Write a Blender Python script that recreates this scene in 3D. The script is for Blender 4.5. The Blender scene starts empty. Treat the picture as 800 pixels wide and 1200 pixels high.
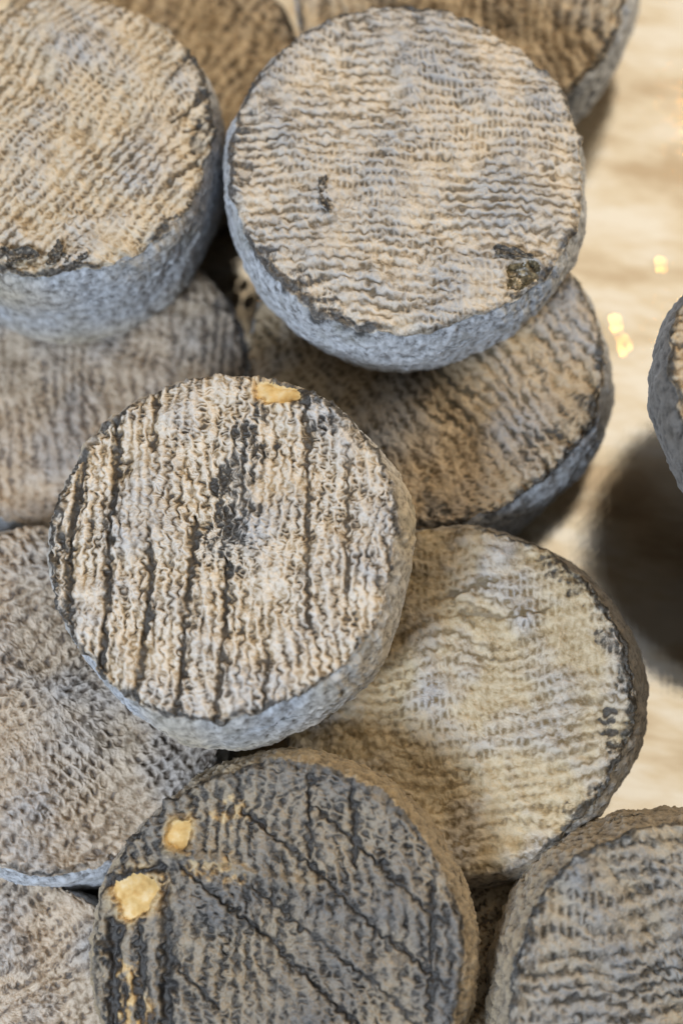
import bpy, math, random
import numpy as np
from mathutils import Vector, Quaternion, Matrix

scene = bpy.context.scene
C = scene.collection

# ------------------------------------------------------------------ camera
cam_d = bpy.data.cameras.new("camera")
cam_d.lens = 72.0
cam_d.sensor_width = 36.0
cam_d.sensor_fit = 'AUTO'
cam_d.clip_start = 0.01
cam_d.clip_end = 50.0
cam = bpy.data.objects.new("camera", cam_d)
cam.location = (0.0, -0.18127, 0.63791)
cam.rotation_euler = (math.radians(17.0), 0, 0)
cam_d.dof.use_dof = True
cam_d.dof.focus_distance = 0.594
cam_d.dof.aperture_fstop = 4.3
C.objects.link(cam)
scene.camera = cam

# ------------------------------------------------------------------ render settings
scene.view_settings.view_transform = 'Standard'
scene.view_settings.look = 'None'
scene.view_settings.exposure = 0.0
scene.view_settings.gamma = 1.0
scene.cycles.use_denoising = True
scene.cycles.max_bounces = 8
scene.cycles.caustics_reflective = False

# ------------------------------------------------------------------ world: a cream awning overhead, dim stall around
world = bpy.data.worlds.new("World")
scene.world = world
world.use_nodes = True
wn = world.node_tree
wn.nodes.clear()
wo = wn.nodes.new('ShaderNodeOutputWorld')
bg = wn.nodes.new('ShaderNodeBackground')
bg.inputs['Strength'].default_value = 1.0
tc = wn.nodes.new('ShaderNodeTexCoord')
sp = wn.nodes.new('ShaderNodeVectorMath')
sp.operation = 'DOT_PRODUCT'
sp.inputs[1].default_value = (0.12, 0.36, 0.925)      # the lit awning is above and a little behind the pile
mr = wn.nodes.new('ShaderNodeMapRange')
mr.inputs['From Min'].default_value = -1.0
rp = wn.nodes.new('ShaderNodeValToRGB')
els = rp.color_ramp.elements
els[0].position = 0.0
els[0].color = (0.030, 0.031, 0.036, 1)
els[1].position = 1.0
els[1].color = (1.00, 0.91, 0.76, 1)
for p_, c_ in ((0.70, (0.060, 0.060, 0.063)), (0.88, (0.30, 0.265, 0.22)), (0.955, (0.76, 0.69, 0.57))):
    e = els.new(p_)
    e.color = (*c_, 1)
wn.links.new(tc.outputs['Generated'], sp.inputs[0])
wn.links.new(sp.outputs['Value'], mr.inputs['Value'])
wn.links.new(mr.outputs[0], rp.inputs[0])
wn.links.new(rp.outputs[0], bg.inputs['Color'])
wn.links.new(bg.outputs[0], wo.inputs['Surface'])


def area(name, loc, target, size, power, color):
    d = bpy.data.lights.new(name, 'AREA')
    d.shape = 'DISK'
    d.size = size
    d.energy = power
    d.color = color
    o = bpy.data.objects.new(name, d)
    o.location = loc
    o.rotation_euler = (Vector(target) - Vector(loc)).to_track_quat('-Z', 'Y').to_euler()
    C.objects.link(o)
    return o


area("daylight_front", (-0.52, -0.58, 0.72), (0.0, 0.0, 0.04), 0.36, 12.0, (0.82, 0.90, 1.0))
area("stall_lamp_warm", (0.70, 0.50, 0.50), (0.0, 0.0, 0.04), 0.34, 6.5, (1.0, 0.84, 0.62))


def bulb(loc, power):
    d = bpy.data.lights.new("stall_bulb", 'POINT')
    d.shadow_soft_size = 0.020
    d.energy = power
    d.color = (1.0, 0.50, 0.12)
    o = bpy.data.objects.new("stall_bulb", d)
    o.location = loc
    C.objects.link(o)


# small warm bulbs under the awning, whose glints catch in the dimples of the tray
for loc in ((0.35, 0.22, 0.92), (0.37, 0.42, 0.92), (0.38, 0.62, 0.92), (0.34, 0.84, 0.92), (0.10, 0.92, 0.92),
            (-0.16, 0.55, 0.92), (0.62, 0.55, 0.80), (0.60, 0.80, 0.80)):
    bulb(loc, 0.9)


# ------------------------------------------------------------------ numeric fields
def band(N, seed, lam, width=0.35, ani=None):
    """periodic noise, N x N, wavelength lam given in fractions of the tile"""
    rng = np.random.default_rng(seed)
    f = np.fft.rfft2(rng.standard_normal((N, N)))
    ky = np.fft.fftfreq(N)[:, None] * N
    kx = np.fft.rfftfreq(N)[None, :] * N
    k = np.sqrt(kx * kx + ky * ky)
    k0 = 1.0 / lam
    f *= np.exp(-((k - k0) / (width * k0)) ** 2)
    u = np.fft.irfft2(f, s=(N, N))
    return u / (u.std() + 1e-12)


def fbm(N, seed, lam, octaves=4, gain=0.55):
    out = 0.0
    a = 1.0
    for i in range(octaves):
        out = out + a * band(N, seed + 31 * i, lam / 2 ** i, 0.6)
        a *= gain
    return out / out.std()


def worms(N, seed, waves, ang, aniso, weave, steps=130):
    """wrinkled-rind pattern: ridges of a Swift-Hohenberg field along angle ang, loosely following a cloth weave"""
    rng = np.random.default_rng(seed)
    u = rng.standard_normal((N, N)) * 0.3
    ky = np.fft.fftfreq(N)[:, None] * N
    kx = np.fft.rfftfreq(N)[None, :] * N
    q = np.sqrt(kx * kx + ky * ky) / waves
    th = np.arctan2(ky, kx) - (ang + math.pi / 2)
    L = 0.45 - 1.6 * (1 - q * q) ** 2 - aniso * np.sin(th) ** 2 - weave * np.sin(2 * th) ** 2
    L = np.maximum(L, -60)
    den = 1.0 / (1.0 - 0.8 * L)
    uh = np.fft.rfft2(u)
    for i in range(steps):
        nl = -u * u * u + 0.25 * u * u
        uh = (uh + 0.8 * np.fft.rfft2(nl)) * den
        u = np.fft.irfft2(uh, s=(N, N))
    s = np.clip(u / (1.55 * u.std()), -1, 1)
    return 0.5 + 0.5 * s


def samp(F, x, y):
    """bilinear, periodic; x, y in tile units"""
    N = F.shape[0]
    fx = x * N
    fy = y * N
    ix = np.floor(fx).astype(np.int64)
    iy = np.floor(fy).astype(np.int64)
    tx = fx - ix
    ty = fy - iy
    ix0 = ix % N
    ix1 = (ix + 1) % N
    iy0 = iy % N
    iy1 = (iy + 1) % N
    return ((F[iy0, ix0] * (1 - tx) + F[iy0, ix1] * tx) * (1 - ty)
            + (F[iy1, ix0] * (1 - tx) + F[iy1, ix1] * tx) * ty)


def sstep(a, b, x):
    t = np.clip((x - a) / (b - a), 0, 1)
    return t * t * (3 - 2 * t)


def polydist(x, y, pts):
    best = np.full(x.shape, 9.0)
    for (x0, y0), (x1, y1) in zip(pts[:-1], pts[1:]):
        dx, dy = x1 - x0, y1 - y0
        t = np.clip(((x - x0) * dx + (y - y0) * dy) / (dx * dx + dy * dy), 0, 1)
        best = np.minimum(best, np.hypot(x - x0 - t * dx, y - y0 - t * dy))
    return best


NF = 448
F_WIG1 = band(NF, 901, 0.026)
F_WIG2 = band(NF, 902, 0.026)
F_BROAD1 = band(NF, 903, 0.28, 0.6)
F_BROAD2 = band(NF, 904, 0.28, 0.6)
F_MICRO = band(NF, 905, 0.013, 0.5)
F_LUMP = fbm(NF, 906, 0.09, 4)
F_PATCH = fbm(NF, 907, 0.35, 5)
F_PATCH2 = fbm(NF, 908, 0.22, 5)
F_FUZZ = fbm(512, 909, 0.035, 4, 0.75)
F_SPECK = fbm(512, 910, 0.02, 3, 0.8)
F_RAG = fbm(512, 911, 0.05, 5, 0.7)


# ------------------------------------------------------------------ materials
def new_mat(name):
    m = bpy.data.materials.new(name)
    m.use_nodes = True
    nt = m.node_tree
    nt.nodes.clear()
    out = nt.nodes.new('ShaderNodeOutputMaterial')
    b = nt.nodes.new('ShaderNodeBsdfPrincipled')
    nt.links.new(b.outputs[0], out.inputs[0])
    return m, nt, b


def nd(nt, typ, **kw):
    n = nt.nodes.new(typ)
    for k, v in kw.items():
        setattr(n, k, v)
    return n


def attr(nt, name):
    n = nd(nt, 'ShaderNodeAttribute')
    n.attribute_name = name
    return n.outputs['Fac']


def noise(nt, scale, detail=4, rough=0.6, coord=None):
    n = nd(nt, 'ShaderNodeTexNoise')
    n.inputs['Scale'].default_value = scale
    n.inputs['Detail'].default_value = detail
    n.inputs['Roughness'].default_value = rough
    if coord is None:
        coord = nd(nt, 'ShaderNodeTexCoord').outputs['Object']
    nt.links.new(coord, n.inputs['Vector'])
    return n.outputs['Fac']


def math_n(nt, op, a, b=None, clamp=False):
    n = nd(nt, 'ShaderNodeMath', operation=op, use_clamp=clamp)
    for i, v in enumerate((a, b)):
        if v is None:
            continue
        if isinstance(v, (int, float)):
            n.inputs[i].default_value = v
        else:
            nt.links.new(v, n.inputs[i])
    return n.outputs[0]


def ramp(nt, fac, stops):
    n = nd(nt, 'ShaderNodeValToRGB')
    els = n.color_ramp.elements
    els[0].position, els[0].color = stops[0][0], (*stops[0][1], 1)
    els[1].position, els[1].color = stops[-1][0], (*stops[-1][1], 1)
    for p, c in stops[1:-1]:
        el = els.new(p)
        el.color = (*c, 1)
    nt.links.new(fac, n.inputs[0])
    return n.outputs[0]


def mix(nt, fac, a, b):
    n = nd(nt, 'ShaderNodeMix', data_type='RGBA')
    if isinstance(fac, (int, float)):
        n.inputs['Factor'].default_value = fac
    else:
        nt.links.new(fac, n.inputs['Factor'])
    for key, v in (('A', a), ('B', b)):
        s = [i for i in n.inputs if i.name == key and i.type == 'RGBA'][0]
        if isinstance(v, tuple):
            s.default_value = (*v, 1)
        else:
            nt.links.new(v, s)
    return [o for o in n.outputs if o.type == 'RGBA'][0]


def bump(nt, b, height, strength, dist):
    n = nd(nt, 'ShaderNodeBump')
    n.inputs['Strength'].default_value = strength
    n.inputs['Distance'].default_value = dist
    nt.links.new(height, n.inputs['Height'])
    nt.links.new(n.outputs[0], b.inputs['Normal'])


def top_material(name, groove, tan, ridge, cool, ash):
    m, nt, b = new_mat(name)
    rel = attr(nt, 'relief')
    n1 = noise(nt, 900, 4, 0.7)
    f = math_n(nt, 'ADD', rel, math_n(nt, 'MULTIPLY', math_n(nt, 'SUBTRACT', n1, 0.5), 0.42))
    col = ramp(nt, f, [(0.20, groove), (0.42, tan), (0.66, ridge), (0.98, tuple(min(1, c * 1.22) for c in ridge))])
    coolc = ramp(nt, f, [(0.20, tuple(c * 0.75 for c in groove)), (0.42, tuple(c * 0.66 for c in cool)), (0.66, cool), (0.98, tuple(min(1, c * 1.25) for c in cool))])
    col = mix(nt, attr(nt, 'mould'), col, coolc)
    col = mix(nt, attr(nt, 'stain'), col, ramp(nt, f, [(0.15, (0.10, 0.055, 0.018)), (0.5, (0.45, 0.29, 0.11)), (0.9, (0.64, 0.50, 0.27))]))
    # fine speckle of pale powder and dark spores
    sp1 = noise(nt, 2600, 2, 0.6)
    spk = ramp(nt, sp1, [(0.60, (0, 0, 0)), (0.72, (1, 1, 1))])
    col = mix(nt, math_n(nt, 'MULTIPLY', spk, 0.28), col, (0.62, 0.58, 0.52))
    n2 = noise(nt, 1500, 3, 0.7)
    a = math_n(nt, 'ADD', attr(nt, 'ash'), math_n(nt, 'MULTIPLY', math_n(nt, 'SUBTRACT', n2, 0.5), 0.7))
    af = ramp(nt, a, [(0.20, (0, 0, 0)), (1.05, (1, 1, 1))])
    ashc = ramp(nt, n1, [(0.3, tuple(c * 0.5 for c in ash)), (0.7, tuple(c * 1.7 for c in ash))])
    col = mix(nt, math_n(nt, 'MULTIPLY', af, 0.95), col, ashc)
    nt.links.new(col, b.inputs['Base Color'])
    b.inputs['Roughness'].default_value = 0.46
    b.inputs['Specular IOR Level'].default_value = 0.45
    bump(nt, b, math_n(nt, 'ADD', n1, math_n(nt, 'MULTIPLY', n2, 0.6)), 0.55, 0.0006)
    return m


def side_material(name, light, dark, moss, warm=None):
    m, nt, b = new_mat(name)
    n1 = noise(nt, 420, 5, 0.75)
    n2 = noise(nt, 1700, 3, 0.7)
    f = math_n(nt, 'ADD', math_n(nt, 'MULTIPLY', n1, 0.55), math_n(nt, 'MULTIPLY', n2, 0.45))
    f = math_n(nt, 'ADD', f, math_n(nt, 'MULTIPLY', math_n(nt, 'SUBTRACT', attr(nt, 'relief'), 0.5), 0.35))
    col = ramp(nt, f, [(0.33, dark), (0.47, tuple(c * 0.7 for c in light)), (0.62, light)])
    if warm is not None:
        wf = ramp(nt, f, [(0.3, tuple(c * 0.35 for c in warm)), (0.6, warm)])
        col = mix(nt, attr(nt, 'mould'), col, wf)
    n3 = noise(nt, 90, 3, 0.6)
    col = mix(nt, ramp(nt, n3, [(0.52, (0, 0, 0)), (0.75, (0.55, 0.55, 0.55))]), col, moss)
    a = math_n(nt, 'ADD', attr(nt, 'ash'), math_n(nt, 'MULTIPLY', math_n(nt, 'SUBTRACT', n2, 0.5), 0.7))
    col = mix(nt, ramp(nt, a, [(0.35, (0, 0, 0)), (0.8, (0.9, 0.9, 0.9))]), col, (0.022, 0.021, 0.020))
    nt.links.new(col, b.inputs['Base Color'])
    b.inputs['Roughness'].default_value = 0.85
    b.inputs['Specular IOR Level'].default_value = 0.25
    b.inputs['Sheen Weight'].default_value = 0.25
    b.inputs['Sheen Roughness'].default_value = 0.5
    bump(nt, b, math_n(nt, 'ADD', n1, math_n(nt, 'MULTIPLY', n2, 0.8)), 0.4, 0.0006)
    return m


def paste_material():
    m, nt, b = new_mat('bare_cheese_paste')
    n1 = noise(nt, 260, 4, 0.6)
    col = ramp(nt, n1, [(0.32, (0.44, 0.29, 0.11)), (0.50, (0.55, 0.40, 0.18)), (0.68, (0.62, 0.52, 0.33))])
    nt.links.new(col, b.inputs['Base Color'])
    b.inputs['Roughness'].default_value = 0.8
    b.inputs['Specular IOR Level'].default_value = 0.15
    bump(nt, b, noise(nt, 1500, 4, 0.7), 0.25, 0.0002)
    return m


def wet_material():
    m, nt, b = new_mat('wet_dark_pit')
    n1 = noise(nt, 500, 3, 0.6)
    col = ramp(nt, n1, [(0.32, (0.016, 0.014, 0.010)), (0.50, (0.09, 0.075, 0.045)), (0.68, (0.30, 0.24, 0.14))])
    nt.links.new(col, b.inputs['Base Color'])
    b.inputs['Roughness'].default_value = 0.12
    b.inputs['Specular IOR Level'].default_value = 0.7
    bump(nt, b, n1, 0.8, 0.001)
    return m


def flap_material():
    m, nt, b = new_mat('torn_ashy_rind')
    n1 = noise(nt, 900, 4, 0.7)
    col = ramp(nt, n1, [(0.35, (0.012, 0.012, 0.012)), (0.52, (0.06, 0.056, 0.05)), (0.68, (0.34, 0.31, 0.26))])
    nt.links.new(col, b.inputs['Base Color'])
    b.inputs['Roughness'].default_value = 0.45
    bump(nt, b, n1, 0.9, 0.0006)
    return m


def tray_material():
    m, nt, b = new_mat('scratched_steel_tray')
    co = nd(nt, 'ShaderNodeTexCoord').outputs['Object']

    def streak(rot, sx, sy, scale):
        mp = nd(nt, 'ShaderNodeMapping')
        mp.inputs['Rotation'].default_value = (0, 0, rot)
        mp.inputs['Scale'].default_value = (sx, sy, 1)
        # rotate first, then stretch
        mp2 = nd(nt, 'ShaderNodeMapping')
        mp2.inputs['Rotation'].default_value = (0, 0, rot)
        nt.links.new(co, mp2.inputs['Vector'])
        mp.inputs['Rotation'].default_value = (0, 0, 0)
        nt.links.new(mp2.outputs[0], mp.inputs['Vector'])
        return noise(nt, scale, 4, 0.65, mp.outputs[0])
    s1 = streak(math.radians(-48), 1, 14, 60)
    s2 = streak(math.radians(88), 1, 16, 45)
    s3 = streak(math.radians(10), 1, 3, 14)
    col = ramp(nt, s3, [(0.38, (0.64, 0.51, 0.36)), (0.5, (0.85, 0.75, 0.60)), (0.60, (0.95, 0.90, 0.82))])
    f = math_n(nt, 'ADD', s1, s2)
    col = mix(nt, ramp(nt, f, [(1.02, (0, 0, 0)), (1.20, (0.6, 0.6, 0.6))]), col, (0.92, 0.86, 0.76))
    nt.links.new(col, b.inputs['Base Color'])
    b.inputs['Metallic'].default_value = 0.88
    r = ramp(nt, f, [(0.90, (0.004, 0.004, 0.004)), (1.3, (0.035, 0.035, 0.035))])
    nt.links.new(r, b.inputs['Roughness'])
    # shallow dents of the used sheet: they catch the glints of the bulbs
    dimple = None
    for (dx, dy, rad) in ((0.0900, 0.0800, .0042), (0.0922, 0.0722, .0046), (0.1068, 0.1013, .0032),
                          (-0.0351, 0.0944, .004), (-0.0336, 0.0882, .004), (-0.1086, 0.0065, .004)):
        ds = nd(nt, 'ShaderNodeVectorMath', operation='DISTANCE')
        ds.inputs[1].default_value = (dx, dy, 0)
        nt.links.new(co, ds.inputs[0])
        q_ = math_n(nt, 'MULTIPLY', ds.outputs['Value'], 1.0 / rad)
        q_ = math_n(nt, 'SUBTRACT', 1.0, math_n(nt, 'MULTIPLY', q_, q_), True)
        q_ = math_n(nt, 'MULTIPLY', math_n(nt, 'MULTIPLY', q_, q_), rad / 0.0044)
        dimple = q_ if dimple is None else math_n(nt, 'ADD', dimple, q_)
    hgt = math_n(nt, 'ADD', f, math_n(nt, 'MULTIPLY', s3, 2.0))
    hgt = math_n(nt, 'ADD', math_n(nt, 'MULTIPLY', hgt, 0.014), math_n(nt, 'MULTIPLY', dimple, 0.22))
    bump(nt, b, hgt, 1.0, 0.002)
    return m


M_PASTE = paste_material()
M_WET = wet_material()
M_FLAP = flap_material()
M_TRAY = tray_material()


# ------------------------------------------------------------------ mesh helpers
def mesh_obj(name, verts, faces4, mat, parent, attrs, faces3=None):
    """verts (n,3); faces4 (m,4) index array; keeps only the used vertices; ONE object"""
    used = np.zeros(len(verts), bool)
    used[faces4.ravel()] = True
    if faces3 is not None and len(faces3):
        used[faces3.ravel()] = True
    remap = np.cumsum(used) - 1
    v = verts[used]
    f4 = remap[faces4]
    loops = f4.ravel()
    starts = np.arange(len(f4)) * 4
    if faces3 is not None and len(faces3):
        f3 = remap[faces3]
        starts = np.concatenate([starts, len(loops) + np.arange(len(f3)) * 3])
        loops = np.concatenate([loops, f3.ravel()])
    me = bpy.data.meshes.new(name)
    me.vertices.add(len(v))
    me.vertices.foreach_set('co', v.astype(np.float32).ravel())
    me.loops.add(len(loops))
    me.loops.foreach_set('vertex_index', loops.astype(np.int32))
    me.polygons.add(len(starts))
    me.polygons.foreach_set('loop_start', starts.astype(np.int32))
    for k, a in attrs.items():
        at = me.attributes.new(k, 'FLOAT', 'POINT')
        at.data.foreach_set('value', a[used].astype(np.float32))
    me.update(calc_edges=True)
    me.validate()
    me.polygons.foreach_set('use_smooth', np.ones(len(me.polygons), bool))
    me.materials.append(mat)
    o = bpy.data.objects.new(name, me)
    C.objects.link(o)
    o.parent = parent
    return o


def rind_flap(parent, loc, rotz, length, width, seed):
    """small curled shred of dark rind, thick, standing on the face"""
    rng = np.random.default_rng(seed)
    nu, nv = 26, 14
    u = np.linspace(0, 1, nu)
    v = np.linspace(-1, 1, nv)
    U, V = np.meshgrid(u, v, indexing='ij')
    wid = width * (0.35 + 0.9 * np.sin(np.pi * np.clip(U * 0.9 + 0.08, 0, 1))) * (1 + 0.25 * np.sin(9 * U + seed))
    ang = V * (1.0 + 0.5 * np.sin(3 * U + seed))
    x = (U - 0.5) * length
    y = wid * np.sin(ang) + 0.18 * length * np.sin(2.4 * U + seed)
    z = wid * (0.75 - np.cos(ang) * 0.65) + 0.10 * length * U * U
    jit = rng.standard_normal(U.shape)
    for _ in range(2):
        jit = (jit + np.roll(jit, 1, 0) + np.roll(jit, -1, 0) + np.roll(jit, 1, 1) + np.roll(jit, -1, 1)) / 5
    z = z + jit * width * 0.5
    y = y + np.roll(jit, 3, 0) * width * 0.4
    c, s = math.cos(rotz), math.sin(rotz)
    P = np.stack([loc[0] + c * x - s * y, loc[1] + s * x + c * y, loc[2] + z], -1).reshape(-1, 3)
    idx = np.arange(nu * nv).reshape(nu, nv)
    f = np.stack([idx[:-1, :-1], idx[1:, :-1], idx[1:, 1:], idx[:-1, 1:]], -1).reshape(-1, 4)
    o = mesh_obj('rind_flap', P, f, M_FLAP, parent, {})
    md = o.modifiers.new('thick', 'SOLIDIFY')
    md.thickness = 0.0006
    md2 = o.modifiers.new('round', 'SUBSURF')
    md2.levels = 1
    md2.render_levels = 2
    return o


# ------------------------------------------------------------------ one cheese wheel
def cheese(label, base, normal, R, T, seed, mats, ang, waves=38, amp=0.00075, aniso=0.10, weave=0.10,
           wig=0.11, broad=0.30, fine_amt=0.34, rung=0.72, rung_f=1.75, res=(800, 190, 64), rim_ash=0.7, rim_w=0.07, ash_amt=0.0, deep=1.2, cool_amt=0.0,
           creases=(), darks=(), stains=(), bares=(), pits=(), side_warm=0.0, edge_dirs=None, spin=0.0, group=None,
           side_amp=0.00017, rc=0.060, dish=0.0):
    top_m, side_m = mats
    R = R * 1.035
    nth, nr, ns = res
    root = bpy.data.objects.new('cheese_wheel', None)
    root.empty_display_size = 0.01
    C.objects.link(root)
    root.location = base
    root.rotation_mode = 'QUATERNION'
    root.rotation_quaternion = Vector((0, 0, 1)).rotation_difference(Vector(normal).normalized())
    root['label'] = label
    root['category'] = 'cheese'
    root['group'] = group or 'aged cheese wheels piled on the tray'
    rng = np.random.default_rng(seed)
    ox, oy = rng.random(2)

    # --- profile: r, z, outward normal (pr, pz), all for T and R
    c = rc * R
    nc = 22
    r1 = np.linspace(0, R - c, nr)[1:]
    prof = [np.stack([r1, np.full_like(r1, T), np.zeros_like(r1), np.ones_like(r1)], -1)]
    a = np.linspace(0, math.pi / 2, nc)[1:]
    prof.append(np.stack([R - c + c * np.sin(a), T - c + c * np.cos(a), np.sin(a), np.cos(a)], -1))
    zz = np.linspace(T - c, c, ns)[1:]
    bul = 0.030 * R * np.sin(math.pi * (T - c - zz) / (T - 2 * c))
    prof.append(np.stack([R + bul, zz, np.ones_like(zz), np.zeros_like(zz)], -1))
    a = np.linspace(0, math.pi / 2, 12)[1:]
    prof.append(np.stack([R - c + c * np.cos(a), c - c * np.sin(a), np.cos(a), -np.sin(a)], -1))
    r2 = np.linspace(R - c, 0.02 * R, 10)[1:]
    prof.append(np.stack([r2, np.zeros_like(r2), np.zeros_like(r2), -np.ones_like(r2)], -1))
    prof = np.concatenate(prof)
    npf = len(prof)
    seg = np.hypot(np.diff(prof[:, 0]), np.diff(prof[:, 1]))
    S = np.concatenate([[0], np.cumsum(seg)]) + prof[0, 0]      # distance from the axis along the profile
    S_top = R - c + c * math.pi / 4                                # the edge of the face
    th = np.arange(nth) / nth * 2 * math.pi

    PR = prof[:, 0][:, None] * np.ones(nth)[None]
    PZ = prof[:, 1][:, None] * np.ones(nth)[None]
    NRr = prof[:, 2][:, None]
    NZ = prof[:, 3][:, None]
    SS = S[:, None] * np.ones(nth)[None]
    TH = th[None, :] * np.ones(npf)[:, None]
    X = PR * np.cos(TH)
    Y = PR * np.sin(TH)

    # face coordinates carried over the edge so the wrinkles run a little over it
    fr = np.minimum(SS, R * 1.15)
    fx = fr * np.cos(TH) / R
    fy = fr * np.sin(TH) / R
    # --- top relief
    W = 2.4
    k0 = waves * W / 2
    F = worms(NF, seed, k0, ang, aniso, weave)                     # the main cords
    Fb = worms(NF, seed + 900, k0 * 0.68, ang + 0.10, aniso * 0.6, weave)       # a wider set that takes over in patches
    F3 = worms(NF, seed + 700, min(k0 * 2.3, NF * 0.2), ang + 0.4, 0.02, 0.0, 60)   # hair-fine crinkles over everything
    F2 = worms(NF, seed + 500, k0 * rung_f, ang + math.pi / 2, 0.10, 0.05)   # short rungs between them
    tx = fx / W + 0.5
    ty = fy / W + 0.5
    lam = 1.0 / k0
    wx = tx + wig * lam * samp(F_WIG1, tx * 1.0 + ox, ty + oy) + broad * lam * samp(F_BROAD1, tx + ox, ty + oy)
    wy = ty + wig * lam * samp(F_WIG2, tx * 1.0 + ox, ty + oy) + broad * lam * samp(F_BROAD2, tx + oy, ty + ox)
    mk = sstep(0.35, 1.0, samp(F_PATCH2, tx * 1.6 + oy, ty * 1.6 + ox))
    rel1 = (samp(F, wx, wy) * (1 - mk) + samp(Fb, wx, wy) * mk) ** 0.62
    wx2 = tx + 0.5 * broad * lam * samp(F_BROAD2, tx + ox, ty + oy)
    rel2 = samp(F2, wx2, wy) * rung * np.clip(0.85 + 0.30 * samp(F_BROAD1, tx * 0.7 + oy, ty * 0.7), 0.2, 1.25)
    fine = samp(F3, wx + 0.3 * lam * samp(F_WIG2, ty + ox, tx), wy + 0.3 * lam * samp(F_WIG1, ty + oy, tx))
    rel = np.log(np.exp(9 * rel1) + np.exp(9 * rel2)) / 9 - 0.06
    rel = rel - fine_amt * (1 - fine) ** 2 * np.clip(rel, 0, 1)
    micro = samp(F_MICRO, wx * 1.0 + ox, wy + oy)
    lump = samp(F_LUMP, tx + oy, ty + ox)
    p1 = samp(F_PATCH, tx + ox, ty + oy)
    p2 = samp(F_PATCH2, tx + oy, ty + ox)
    strength = np.clip(0.92 + 0.34 * p2, 0.25, 1.3)
    h = 0.95 * amp * ((rel - 0.7) * strength + 0.10 * micro) + 0.00020 * lump
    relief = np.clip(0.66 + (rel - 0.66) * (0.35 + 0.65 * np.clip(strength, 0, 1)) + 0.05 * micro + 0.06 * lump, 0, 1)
    dash = np.clip(0.44 - relief, 0, 1) * np.clip(samp(F_LUMP, tx * 1.7 + ox, ty * 1.7 + oy) - 0.2, 0, 1.6)
    # ragged face edge: depends on angle
    rag = samp(F_RAG, TH / (2 * math.pi) * 1.0 + ox, np.full_like(TH, oy))
    edge = S_top + R * 0.013 * rag
    dist = (edge - SS)                                            # >0 inside the face
    if edge_dirs is None:
        ed = np.ones_like(TH)
    else:
        ed = np.full_like(TH, edge_dirs[0])
        for (a0, wdt, s) in edge_dirs[1]:
            dd = np.abs((TH - math.radians(a0) + math.pi) % (2 * math.pi) - math.pi)
            ed = np.maximum(ed, s * (1 - sstep(math.radians(wdt) * 0.5, math.radians(wdt), dd)))
    ring = 1 - sstep(0, rim_w * R * (1 + 0.6 * np.clip(lump, -1, 1.5)), dist)
    ring_in = 1 - sstep(0, 0.028 * R, np.abs(dist))
    ash = rim_ash * ed * (1.0 * ring * (0.7 + 0.6 * (0.6 - relief)) + 0.85 * ring_in * (0.6 + 0.4 * np.clip(rag, -1, 1)))
    crust = 1 - sstep(0.006 * R, 0.030 * R * (1 + 0.7 * np.clip(lump + 0.5 * rag, -0.9, 1.6)), np.abs(dist - 0.004 * R))
    ash += 1.15 * rim_ash * np.clip(ed, 0, 1.1) * crust * np.clip(0.75 + 0.5 * p1 + 0.3 * lump, 0, 1.3)
    ash += ash_amt * np.clip(0.35 + 0.55 * p1, 0, 1.4)
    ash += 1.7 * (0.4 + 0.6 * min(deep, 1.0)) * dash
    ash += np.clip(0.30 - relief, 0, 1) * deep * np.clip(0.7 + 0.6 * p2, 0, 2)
    # the edge breaks up into lumps and torn bits
    eb = (1 - sstep(0, 0.09 * R, np.abs(dist)))
    h += eb * ed * 0.00050 * np.clip(samp(F_LUMP, tx * 2.1 + ox, ty * 2.1 + oy), -1.4, 1.4)
    # creases: (points, half width, depth, ash)
    for pts, hw, dep, aa in creases:
        jx = fx + 0.007 * samp(F_WIG1, tx + oy, ty + ox) + 0.004 * lump
        jy = fy + 0.007 * samp(F_WIG2, tx + oy, ty + ox)
        d = polydist(jx, jy, pts) * (1 + 0.25 * np.clip(lump, -1, 1))
        g = np.exp(-(d / hw) ** 2)
        gf = np.clip(g * (1.0 + 0.15 * np.clip(p2, -1.5, 1)), 0, 1)
        if dep > 0:
            h = h * (1 - 0.9 * gf) - (dep + 0.2 * amp) * gf
            relief = relief * (1 - 0.85 * gf)
        else:
            h -= dep * g
        if dep < 0:
            # a raised welt
            relief = np.clip(relief * (1 - 0.5 * g) + 0.45 * g, 0, 1)
        ash += aa * g * (1.05 + 0.15 * p2)
    for pts, hw, aa in darks:
        jx = fx + 0.02 * samp(F_BROAD1, tx * 2 + ox, ty * 2 + oy)
        d = polydist(jx, fy, pts)
        m = 1 - sstep(hw * 0.35, hw, d + 0.030 * lump + 0.05 * (relief - 0.5))
        ash += aa * m * np.clip(0.80 + 1.6 * (0.62 - relief), 0.10, 1.4)
    stain = np.zeros_like(fx)
    for pts, hw, aa in stains:
        d = polydist(fx + 0.02 * lump, fy, pts) + 0.03 * samp(F_LUMP, tx * 2 + ox, ty * 2 + oy)
        stain += aa * (1 - sstep(hw * 0.2, hw, d))
    mould = np.clip(cool_amt * 0.75 + 0.30 * p1 * (cool_amt > 0) + 0.12 * p2, 0, 1)

    wt = sstep(-0.03 * R, 0.02 * R, dist)                          # 1 on the face, 0 on the side
    # --- side relief
    su = TH / (2 * math.pi)
    sv = SS / (2 * math.pi * R)
    fz = samp(F_FUZZ, su * 2 + ox, sv * 2 + oy)
    spk = samp(F_SPECK, su * 2 + ox, sv * 2 + oy)
    und = samp(F_PATCH, su * 1 + oy, sv * 1 + ox)
    hs = side_amp * (0.75 * fz + 0.35 * spk) + 0.0009 * und + 0.00025 * np.clip(samp(F_LUMP, su * 2.6 + ox, sv * 2.6), -2, 0.6)
    under = np.exp(-((dist + 0.035 * R) / (0.03 * R)) ** 2)
    hs = hs - 0.0007 * under
    disp = h * wt + hs * (1 - wt)
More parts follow.
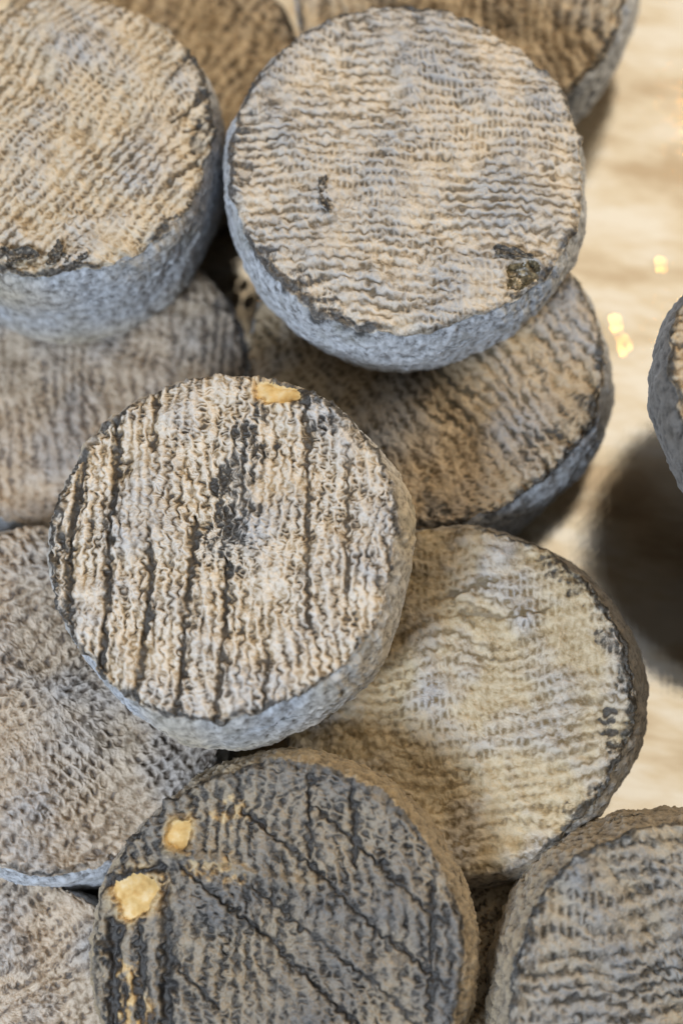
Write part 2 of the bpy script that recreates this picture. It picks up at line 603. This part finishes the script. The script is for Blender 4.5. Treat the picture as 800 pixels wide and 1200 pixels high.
    # bare patches and pits sink the surface and smooth it
    def blob(cx, cy, rx, ry, rot=0.0):
        c_, s_ = math.cos(rot), math.sin(rot)
        ax = fx - cx
        ay = fy - cy
        bx = (c_ * ax + s_ * ay) / rx
        by = (-s_ * ax + c_ * ay) / ry
        return (np.abs(bx) ** 2.8 + np.abs(by) ** 2.8) ** (1 / 2.8) + 0.07 * lump + 0.04 * samp(F_LUMP, tx * 2 + ox, ty * 2 + oy)
    patch_masks = []
    for (cx, cy, rx, ry, rot, dep) in bares:
        q = blob(cx, cy, rx, ry, rot)
        m = 1 - sstep(0.82, 1.08, q)
        lip = np.exp(-((q - 1.15) / 0.16) ** 2)
        disp = disp * (1 - m) + m * (-dep) + lip * 0.0004
        ash = ash + 0.22 * lip
        stain = stain + 0.7 * (1 - sstep(0.85, 1.65, q))
        patch_masks.append(('bare_patch', M_PASTE, q < 0.88))
    for (cx, cy, rx, ry, rot, dep) in pits:
        q = blob(cx, cy, rx, ry, rot)
        m = 1 - sstep(0.55, 1.05, q)
        lip = np.exp(-((q - 1.2) / 0.2) ** 2)
        disp = disp * (1 - m) + m * (-dep + 0.00045 * lump) + lip * 0.0006
        ash = ash + 0.45 * lip
        patch_masks.append(('wet_pit', M_WET, q < 0.98))
    # slow swelling of the whole wheel and an outline that is not a perfect circle
    sw = 0.011 * R * np.sin(2 * TH + seed) + 0.008 * R * np.sin(3 * TH + 1.7 * seed) + 0.005 * R * np.sin(5 * TH + seed) + 0.004 * R * samp(F_RAG, TH / (2 * math.pi) * 0.5 + oy, np.full_like(TH, ox))
    q = (SS / R).clip(0, 1)
    PR2 = PR + NRr * disp + sw * q ** 2
    PZ2 = PZ + NZ * disp + (0.0007 * p1 - dish * (1 - q ** 2)) * (PZ > T * 0.6)
    V = np.stack([PR2 * np.cos(TH), PR2 * np.sin(TH), PZ2], -1).reshape(-1, 3)
    ash_side = np.clip((0.30 + 0.35 * np.clip(rag + 0.3 * lump, -0.8, 1.2)) * rim_ash * ed * under + 0.30 * np.clip(-spk - 1.0, 0, 1) + 0.25 * sstep(0.2, 1.4, und), 0, 1)
    ash = np.clip(ash * wt + ash_side * (1 - wt), 0, 1)
    rel_side = np.clip(0.5 + 0.22 * fz + 0.1 * spk, 0, 1)
    relief = relief * wt + rel_side * (1 - wt)
    mould = mould * wt + np.clip(side_warm + 0.25 * und * (side_warm > 0), 0, 1) * (1 - wt)
    A = {'relief': relief.ravel(), 'ash': ash.ravel(), 'mould': mould.ravel(), 'stain': np.clip(stain, 0, 1).ravel()}

    idx = np.arange(npf * nth).reshape(npf, nth)
    nx = np.roll(idx, -1, axis=1)
    quads = np.stack([idx[:-1], idx[1:], nx[1:], nx[:-1]], -1)      # outward winding
    fd = dist[:-1]
    is_top = (fd > -0.012 * R)
    taken = np.zeros_like(is_top)
    # axis point
    cen = len(V)
    V = np.concatenate([V, [[0, 0, V[:nth, 2].mean()]], [[0, 0, 0]]])
    for k in A:
        A[k] = np.concatenate([A[k], [A[k][:nth].mean()], [A[k][-1]]])
    tri = np.stack([np.full(nth, cen), idx[0], nx[0]], -1)
    trib = np.stack([np.full(nth, cen + 1), nx[-1], idx[-1]], -1)
    top_parent = None
    pieces = []
    for nm, mt, mk in patch_masks:
        f = mk[:-1] & is_top & ~taken
        taken |= f
        pieces.append((nm, mt, f))
    topo = mesh_obj('top_rind', V, quads[is_top & ~taken], top_m, root, A, tri)
    mesh_obj('side_rind', V, quads[~is_top], side_m, root, A, trib)
    for nm, mt, f in pieces:
        if f.any():
            mesh_obj(nm, V, quads[f], mt, topo, {})
    return root, topo


# ------------------------------------------------------------------ the tray
def tray():
    # gently uneven steel sheet with a thickness
    n = 60
    g = np.linspace(-0.75, 0.75, n)
    GX, GY = np.meshgrid(g, g, indexing='ij')
    GZ = np.full_like(GX, -0.0005)
    top = np.stack([GX, GY, GZ], -1).reshape(-1, 3)
    bot = top - np.array([0, 0, 0.004])
    idx = np.arange(n * n).reshape(n, n)
    f = np.stack([idx[:-1, :-1], idx[1:, :-1], idx[1:, 1:], idx[:-1, 1:]], -1).reshape(-1, 4)
    fb = f[:, ::-1] + n * n
    rim = np.concatenate([idx[0, :], idx[1:, -1], idx[-1, -2::-1], idx[-2:0:-1, 0]])
    rn = np.roll(rim, -1)
    fs = np.stack([rim, rn, rn + n * n, rim + n * n], -1)
    o = mesh_obj('tray', np.concatenate([top, bot]), np.concatenate([f, fb, fs]), M_TRAY, None, {})
    o['kind'] = 'structure'
    o['label'] = 'shiny scratched cream coloured metal tray under the cheeses'
    o['category'] = 'tray'


tray()

# ------------------------------------------------------------------ palettes
S_BLUE = side_material('side_blue_mould', (0.45, 0.49, 0.55), (0.13, 0.135, 0.145), (0.17, 0.17, 0.14), (0.46, 0.38, 0.24))
S_GREY = side_material('side_grey_mould', (0.42, 0.42, 0.40), (0.10, 0.10, 0.095), (0.15, 0.14, 0.11), (0.36, 0.28, 0.18))
S_DARK = side_material('side_charcoal_mould', (0.15, 0.145, 0.14), (0.035, 0.034, 0.034), (0.09, 0.08, 0.065))
S_BROWN = side_material('side_brown_mould', (0.30, 0.26, 0.20), (0.05, 0.042, 0.034), (0.15, 0.12, 0.08), (0.35, 0.275, 0.165))

T_CREAM = top_material('top_cream_wrinkles', (0.075, 0.056, 0.036), (0.32, 0.245, 0.150), (0.53, 0.49, 0.43), (0.42, 0.415, 0.415), (0.030, 0.029, 0.028))
T_TAN = top_material('top_tan_wrinkles', (0.13, 0.10, 0.065), (0.33, 0.26, 0.165), (0.49, 0.44, 0.355), (0.39, 0.385, 0.38), (0.030, 0.029, 0.028))
T_PALE = top_material('top_pale_blue_wrinkles', (0.15, 0.125, 0.09), (0.35, 0.29, 0.205), (0.50, 0.465, 0.41), (0.365, 0.365, 0.365), (0.045, 0.045, 0.047))
T_LILAC = top_material('top_lilac_wrinkles', (0.12, 0.10, 0.085), (0.26, 0.20, 0.14), (0.40, 0.34, 0.27), (0.31, 0.295, 0.285), (0.05, 0.047, 0.045))
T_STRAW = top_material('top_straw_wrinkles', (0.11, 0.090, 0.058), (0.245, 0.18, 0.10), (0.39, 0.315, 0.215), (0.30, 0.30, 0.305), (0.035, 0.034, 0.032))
T_SLATE = top_material('top_slate_wrinkles', (0.045, 0.040, 0.032), (0.155, 0.130, 0.092), (0.30, 0.265, 0.205), (0.20, 0.205, 0.212), (0.030, 0.030, 0.030))
T_SMOOTH = top_material('top_smooth_straw', (0.21, 0.165, 0.095), (0.35, 0.28, 0.165), (0.45, 0.385, 0.265), (0.37, 0.365, 0.365), (0.035, 0.034, 0.032))
T_BROWN = top_material('top_brown_wrinkles', (0.075, 0.058, 0.038), (0.26, 0.19, 0.11), (0.40, 0.33, 0.23), (0.27, 0.26, 0.25), (0.040, 0.037, 0.033))
T_ASH = top_material('top_ashy_wrinkles', (0.017, 0.016, 0.015), (0.078, 0.068, 0.055), (0.225, 0.195, 0.150), (0.118, 0.118, 0.120), (0.020, 0.020, 0.021))

D90 = math.pi / 2
LOW = (560, 130, 44)

# ------------------------------------------------------------------ the wheels (base point, axis, radius, thickness in metres)
rootD, topD = cheese(
    'cream wheel with long black vertical cracks and a dark smudge atop the pile',
    (-0.0296, -0.0195, 0.0474), (-0.155, 0.024, 0.988), 0.0502, 0.031, 11, (T_CREAM, S_BLUE), D90,
    waves=37, amp=0.00110, aniso=0.16, weave=0.05, wig=0.15, broad=0.12, rung=0.66, fine_amt=0.42, res=(900, 220, 64), rim_ash=0.8, cool_amt=0.28, deep=1.5,
    side_warm=0.38, edge_dirs=(0.6, [(170, 50, 1.1), (45, 35, 1.0), (-115, 40, 1.0)]),
    creases=[
        ([(-.80, .55), (-.85, .05), (-.84, -.5)], .020, .0011, .75),
        ([(-.60, .80), (-.625, .07), (-.645, -.76)], .020, .0013, .85),
        ([(-.375, .93), (-.40, .54)], .014, .0009, .6),
        ([(-.40, .1), (-.39, -.25), (-.45, -.9)], .018, .0012, .75),
        ([(-.14, .15), (-.16, -.02), (-.21, -.97)], .018, .0012, .75),
        ([(.035, -.1), (.03, -.5), (0, -.98)], .016, .0011, .65),
        ([(.26, -.55), (.26, -.95)], .015, .0009, .5),
        ([(.47, .9), (.48, .3), (.49, -.5)], .014, .0007, .4),
        ([(.70, .5), (.71, -.3)], .014, .0005, .25)],
    darks=[([(.13, .62), (.09, .35), (.04, -.02)], .15, 1.0), ([(.44, .80), (.72, .60)], .10, .65),
           ([(-.93, .25), (-.93, -.35)], .12, .6), ([(.02, .06), (.12, .06)], .09, .3)],
    bares=[(.30, .87, .14, .075, -.15, .0016)])

rootB, topB = cheese(
    'pale wheel with fine horizontal ridges and a wet dark pit near its lower right edge',
    (0.0195, 0.0988, 0.0465), (0.0, 0.013, 1.0), 0.0529, 0.033, 23, (T_PALE, S_BLUE), 0.0,
    waves=35, amp=0.00070, aniso=0.24, weave=0.04, wig=0.12, rung=0.62, rung_f=1.8, broad=0.14, res=(900, 220, 64), rim_ash=0.8, cool_amt=0.62, deep=0.5,
    edge_dirs=(0.5, [(-125, 40, 1.2), (150, 60, .9), (90, 50, .8), (0, 60, .8)]),
    darks=[([(-.78, -.55), (-.35, -.93)], .06, .7), ([(-.85, .25), (-.95, -.1)], .12, .45), ([(-.5, .75), (.1, .92)], .09, .4)],
    pits=[(.62, -.66, .105, .070, .2, .0020)])
rind_flap(topB, (-.445 * .0524, -.20 * .0524, .0336), math.radians(-72), 0.0120, 0.0015, 3)
rind_flap(topB, (.60 * .0524, -.58 * .0524, .0336), math.radians(8), 0.0110, 0.0014, 8)

rootA, topA = cheese(
    'tan wheel with diagonal ridges and torn black shreds along its lower edge',
    (-0.0858, 0.1110, 0.0285), (-0.020, 0.06, 0.998), 0.0475, 0.0445, 37, (T_TAN, S_BLUE), math.radians(52),
    waves=31, amp=0.00075, aniso=0.08, weave=0.16, wig=0.11, res=(760, 180, 60), rim_ash=0.8, cool_amt=0.18, deep=0.4, side_warm=0.12,
    edge_dirs=(0.3, [(15, 30, 1.3), (-35, 30, .8), (-95, 30, 1.0)]),
    darks=[([(.82, .52), (.93, .15), (.9, -.1)], .07, .75)],
    creases=[([(.98, .1), (.80, -.02)], .014, .0010, .8), ([(.95, .3), (.72, .05)], .014, .0010, .7),
             ([(.92, -.2), (.7, -.4)], .014, .0008, .5), ([(.85, .62), (.68, .36)], .014, .0008, .6)])
for i, (x, y, a, l) in enumerate([(-.17, -.93, 20, .0095), (.03, -.90, 95, .0075), (.16, -.92, 15, .0075), (-.33, -.88, -10, .006)]):
    rind_flap(topA, (x * .0472, y * .0472, .0451), math.radians(a), l, .0019, 20 + i)

cheese('brownish wheel with vertical ridges lying under the tan wheel at the left edge',
       (-0.0841, 0.0530, 0.0005), (0, 0, 1), 0.0518, 0.027, 41, (T_LILAC, S_BLUE), D90,
       waves=30, amp=0.00065, aniso=0.22, weave=0.04, res=LOW, rim_ash=0.4, cool_amt=0.35, deep=0.3,
       edge_dirs=(0.4, [(20, 60, 1.0)]), darks=[([(.78, .3), (.9, -.1)], .16, .5)])

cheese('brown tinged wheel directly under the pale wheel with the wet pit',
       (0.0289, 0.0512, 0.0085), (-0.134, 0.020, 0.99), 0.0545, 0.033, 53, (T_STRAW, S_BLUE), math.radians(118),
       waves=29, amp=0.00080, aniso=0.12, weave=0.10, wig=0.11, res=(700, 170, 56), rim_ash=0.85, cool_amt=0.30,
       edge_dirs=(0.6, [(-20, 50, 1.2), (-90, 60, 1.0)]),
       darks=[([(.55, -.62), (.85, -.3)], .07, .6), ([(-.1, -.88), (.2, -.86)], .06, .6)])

cheese('lilac grey wheel with maze like wrinkles, lying at the left edge beneath the cracked wheel',
       (-0.0908, -0.0551, 0.0080), (0.149, 0.002, 0.989), 0.0516, 0.032, 67, (T_LILAC, S_BLUE), math.radians(38),
       waves=27, amp=0.00115, aniso=0.04, weave=0.16, fine_amt=0.2, wig=0.11, res=(700, 170, 56), rim_ash=0.45, cool_amt=0.35, deep=0.9, rung=0.85, rung_f=1.2)

cheese('smooth straw coloured wheel with a ragged black right edge, right of the cracked wheel',
       (0.0401, -0.0538, 0.0125), (-0.225, -0.09, 0.97), 0.0510, 0.032, 71, (T_SMOOTH, S_GREY), math.radians(2),
       waves=28, amp=0.00030, deep=0.15, aniso=0.20, weave=0.06, wig=0.11, res=(800, 190, 60), rim_ash=0.9, cool_amt=0.26, side_warm=0.35,
       edge_dirs=(0.25, [(0, 75, 1.25), (50, 40, .8)]),
       darks=[([(.88, .28), (.95, .05)], .05, .7), ([(.86, -.18), (.9, -.28)], .06, .8), ([(.55, .75), (.75, .58)], .05, .6),
              ([(.6, -.72), (.78, -.52)], .04, .5)],
       creases=[([(-.1, .55), (.25, .66)], .016, .0006, .35), ([(.05, .48), (.3, .44), (.55, .47)], .014, .0004, .3)])

cheese('dark ashy wheel with diagonal scored lines and bare yellow patches',
       (-0.0145, -0.1246, 0.0215), (-0.123, -0.194, 0.973), 0.0512, 0.034, 83, (T_ASH, S_BROWN), D90,
       waves=27, amp=0.00125, aniso=0.14, weave=0.10, wig=0.11, res=(900, 220, 64), rim_ash=0.6, cool_amt=0.40, deep=1.8, side_warm=0.30,
       edge_dirs=(0.5, [(150, 60, 1.0)]), side_amp=0.0004,
       creases=[
           ([(-.50, .44), (-.05, .08), (.34, -.30), (.6, -.52)], .013, .0010, .6),
           ([(-.17, .74), (.22, .43), (.55, .10), (.90, -.18)], .012, .0009, .5),
           ([(.20, .77), (.55, .46), (.88, .14)], .012, .0009, .5),
           ([(-.12, .34), (.15, .12), (.55, -.18), (.85, -.5)], .011, .0006, .35),
           ([(-.62, .02), (-.3, -.3)], .012, .0008, .4),
           ([(.20, .92), (.19, .5)], .016, .0011, .6),
           ([(.43, .84), (.43, .45)], .016, .0009, .5),
           ([(.83, .35), (.80, -.35)], .012, .0009, .5),
           ([(-.58, .30), (-.58, -.5)], .030, .0020, .75),
           ([(-.88, .15), (-.84, -.5)], .030, .0018, .7),
           ([(-.72, .12), (-.70, -.45)], .020, .0010, .5),
           ([(-.95, .34), (-.6, .44)], .025, .0014, .7),
           ([(-.58, .53), (-.25, .46), (0, .375), (.22, .35)], .026, -.0014, .15)],
       darks=[([(-.9, .0), (-.85, -.5)], .10, .55), ([(-.8, .5), (-.45, .5)], .12, .4)],
       bares=[(-.745, .30, .13, .11, .5, .0018), (-.52, .615, .068, .085, -.2, .0015)],
       stains=[([(-.80, -.10), (-.79, -.45)], .07, .8), ([(-.68, -.28), (-.66, -.5)], .05, .6), ([(-.26, .72), (-.20, .75)], .07, .6),
               ([(-.48, .44), (-.2, .42)], .05, .5)])

cheese('grey wheel with tan grid like wrinkles and broad brown rim, bottom right corner',
       (0.0960, -0.1395, 0.0195), (0.095, -0.233, 0.968), 0.0522, 0.033, 97, (T_SLATE, S_BROWN), math.radians(4),
       waves=24, amp=0.00075, aniso=0.10, weave=0.16, wig=0.11, res=(700, 170, 60), rim_ash=0.7, cool_amt=0.6, ash_amt=.12,
       side_warm=0.35, edge_dirs=(0.8, [(150, 60, 1.2)]), side_amp=0.0004)

cheese('whitish blurred wheel low in the bottom left corner',
       (-0.0990, -0.1470, 0.0005), (0, 0, 1), 0.0400, 0.030, 101, (T_LILAC, S_BLUE), math.radians(30),
       waves=22, amp=0.00055, aniso=0.1, weave=0.05, res=LOW, rim_ash=0.3, cool_amt=0.4)

cheese('ochre brown blurred wheel low behind the tan wheel with torn shreds',
       (-0.0660, 0.1580, 0.0005), (0, 0, 1), 0.0500, 0.033, 113, (T_BROWN, S_BROWN), math.radians(60),
       waves=24, amp=0.00032, aniso=0.06, weave=0.06, res=LOW, rim_ash=0.6, side_warm=0.7)

cheese('brown faced wheel with a thick grey side, behind the pale wheel at the top right',
       (0.0440, 0.1856, 0.0151), (-0.186, -0.165, 0.969), 0.0530, 0.034, 127, (T_BROWN, S_BLUE), D90,
       waves=28, amp=0.00060, aniso=0.16, weave=0.06, res=LOW, rim_ash=0.7, edge_dirs=(0.6, [(-20, 60, 1.1)]))

cheese('dark grey wheel cut off by the right edge, raised above the tray',
       (0.1404, 0.0259, 0.0705), (0, 0, 1), 0.0485, 0.033, 131, (T_BROWN, S_DARK), 0.3,
       waves=28, amp=0.00060, res=LOW, rim_ash=0.8)

cheese('lowest wheel of the stack carrying the dark grey wheel at the right edge',
       (0.2000, 0.0400, 0.0005), (0, 0, 1), 0.0490, 0.0345, 137, (T_BROWN, S_GREY), 0.3,
       waves=28, amp=0.00060, res=(480, 110, 40), rim_ash=0.8)

cheese('middle wheel of the stack, directly under the dark grey wheel at the right edge',
       (0.1850, 0.0420, 0.0355), (0, 0, 1), 0.0490, 0.0345, 139, (T_BROWN, S_GREY), 0.3,
       waves=28, amp=0.00060, res=(480, 110, 40), rim_ash=0.8)

cheese('small added wheel darkening the gap right of the dark ashy wheel',  # added filler: covers the bright tray so this gap reads dark
       (0.0450, -0.1240, 0.0005), (0, 0, 1), 0.0290, 0.0190, 149, (T_BROWN, S_BROWN), 0.8,
       waves=18, amp=0.00050, res=(360, 80, 36), rim_ash=0.8)
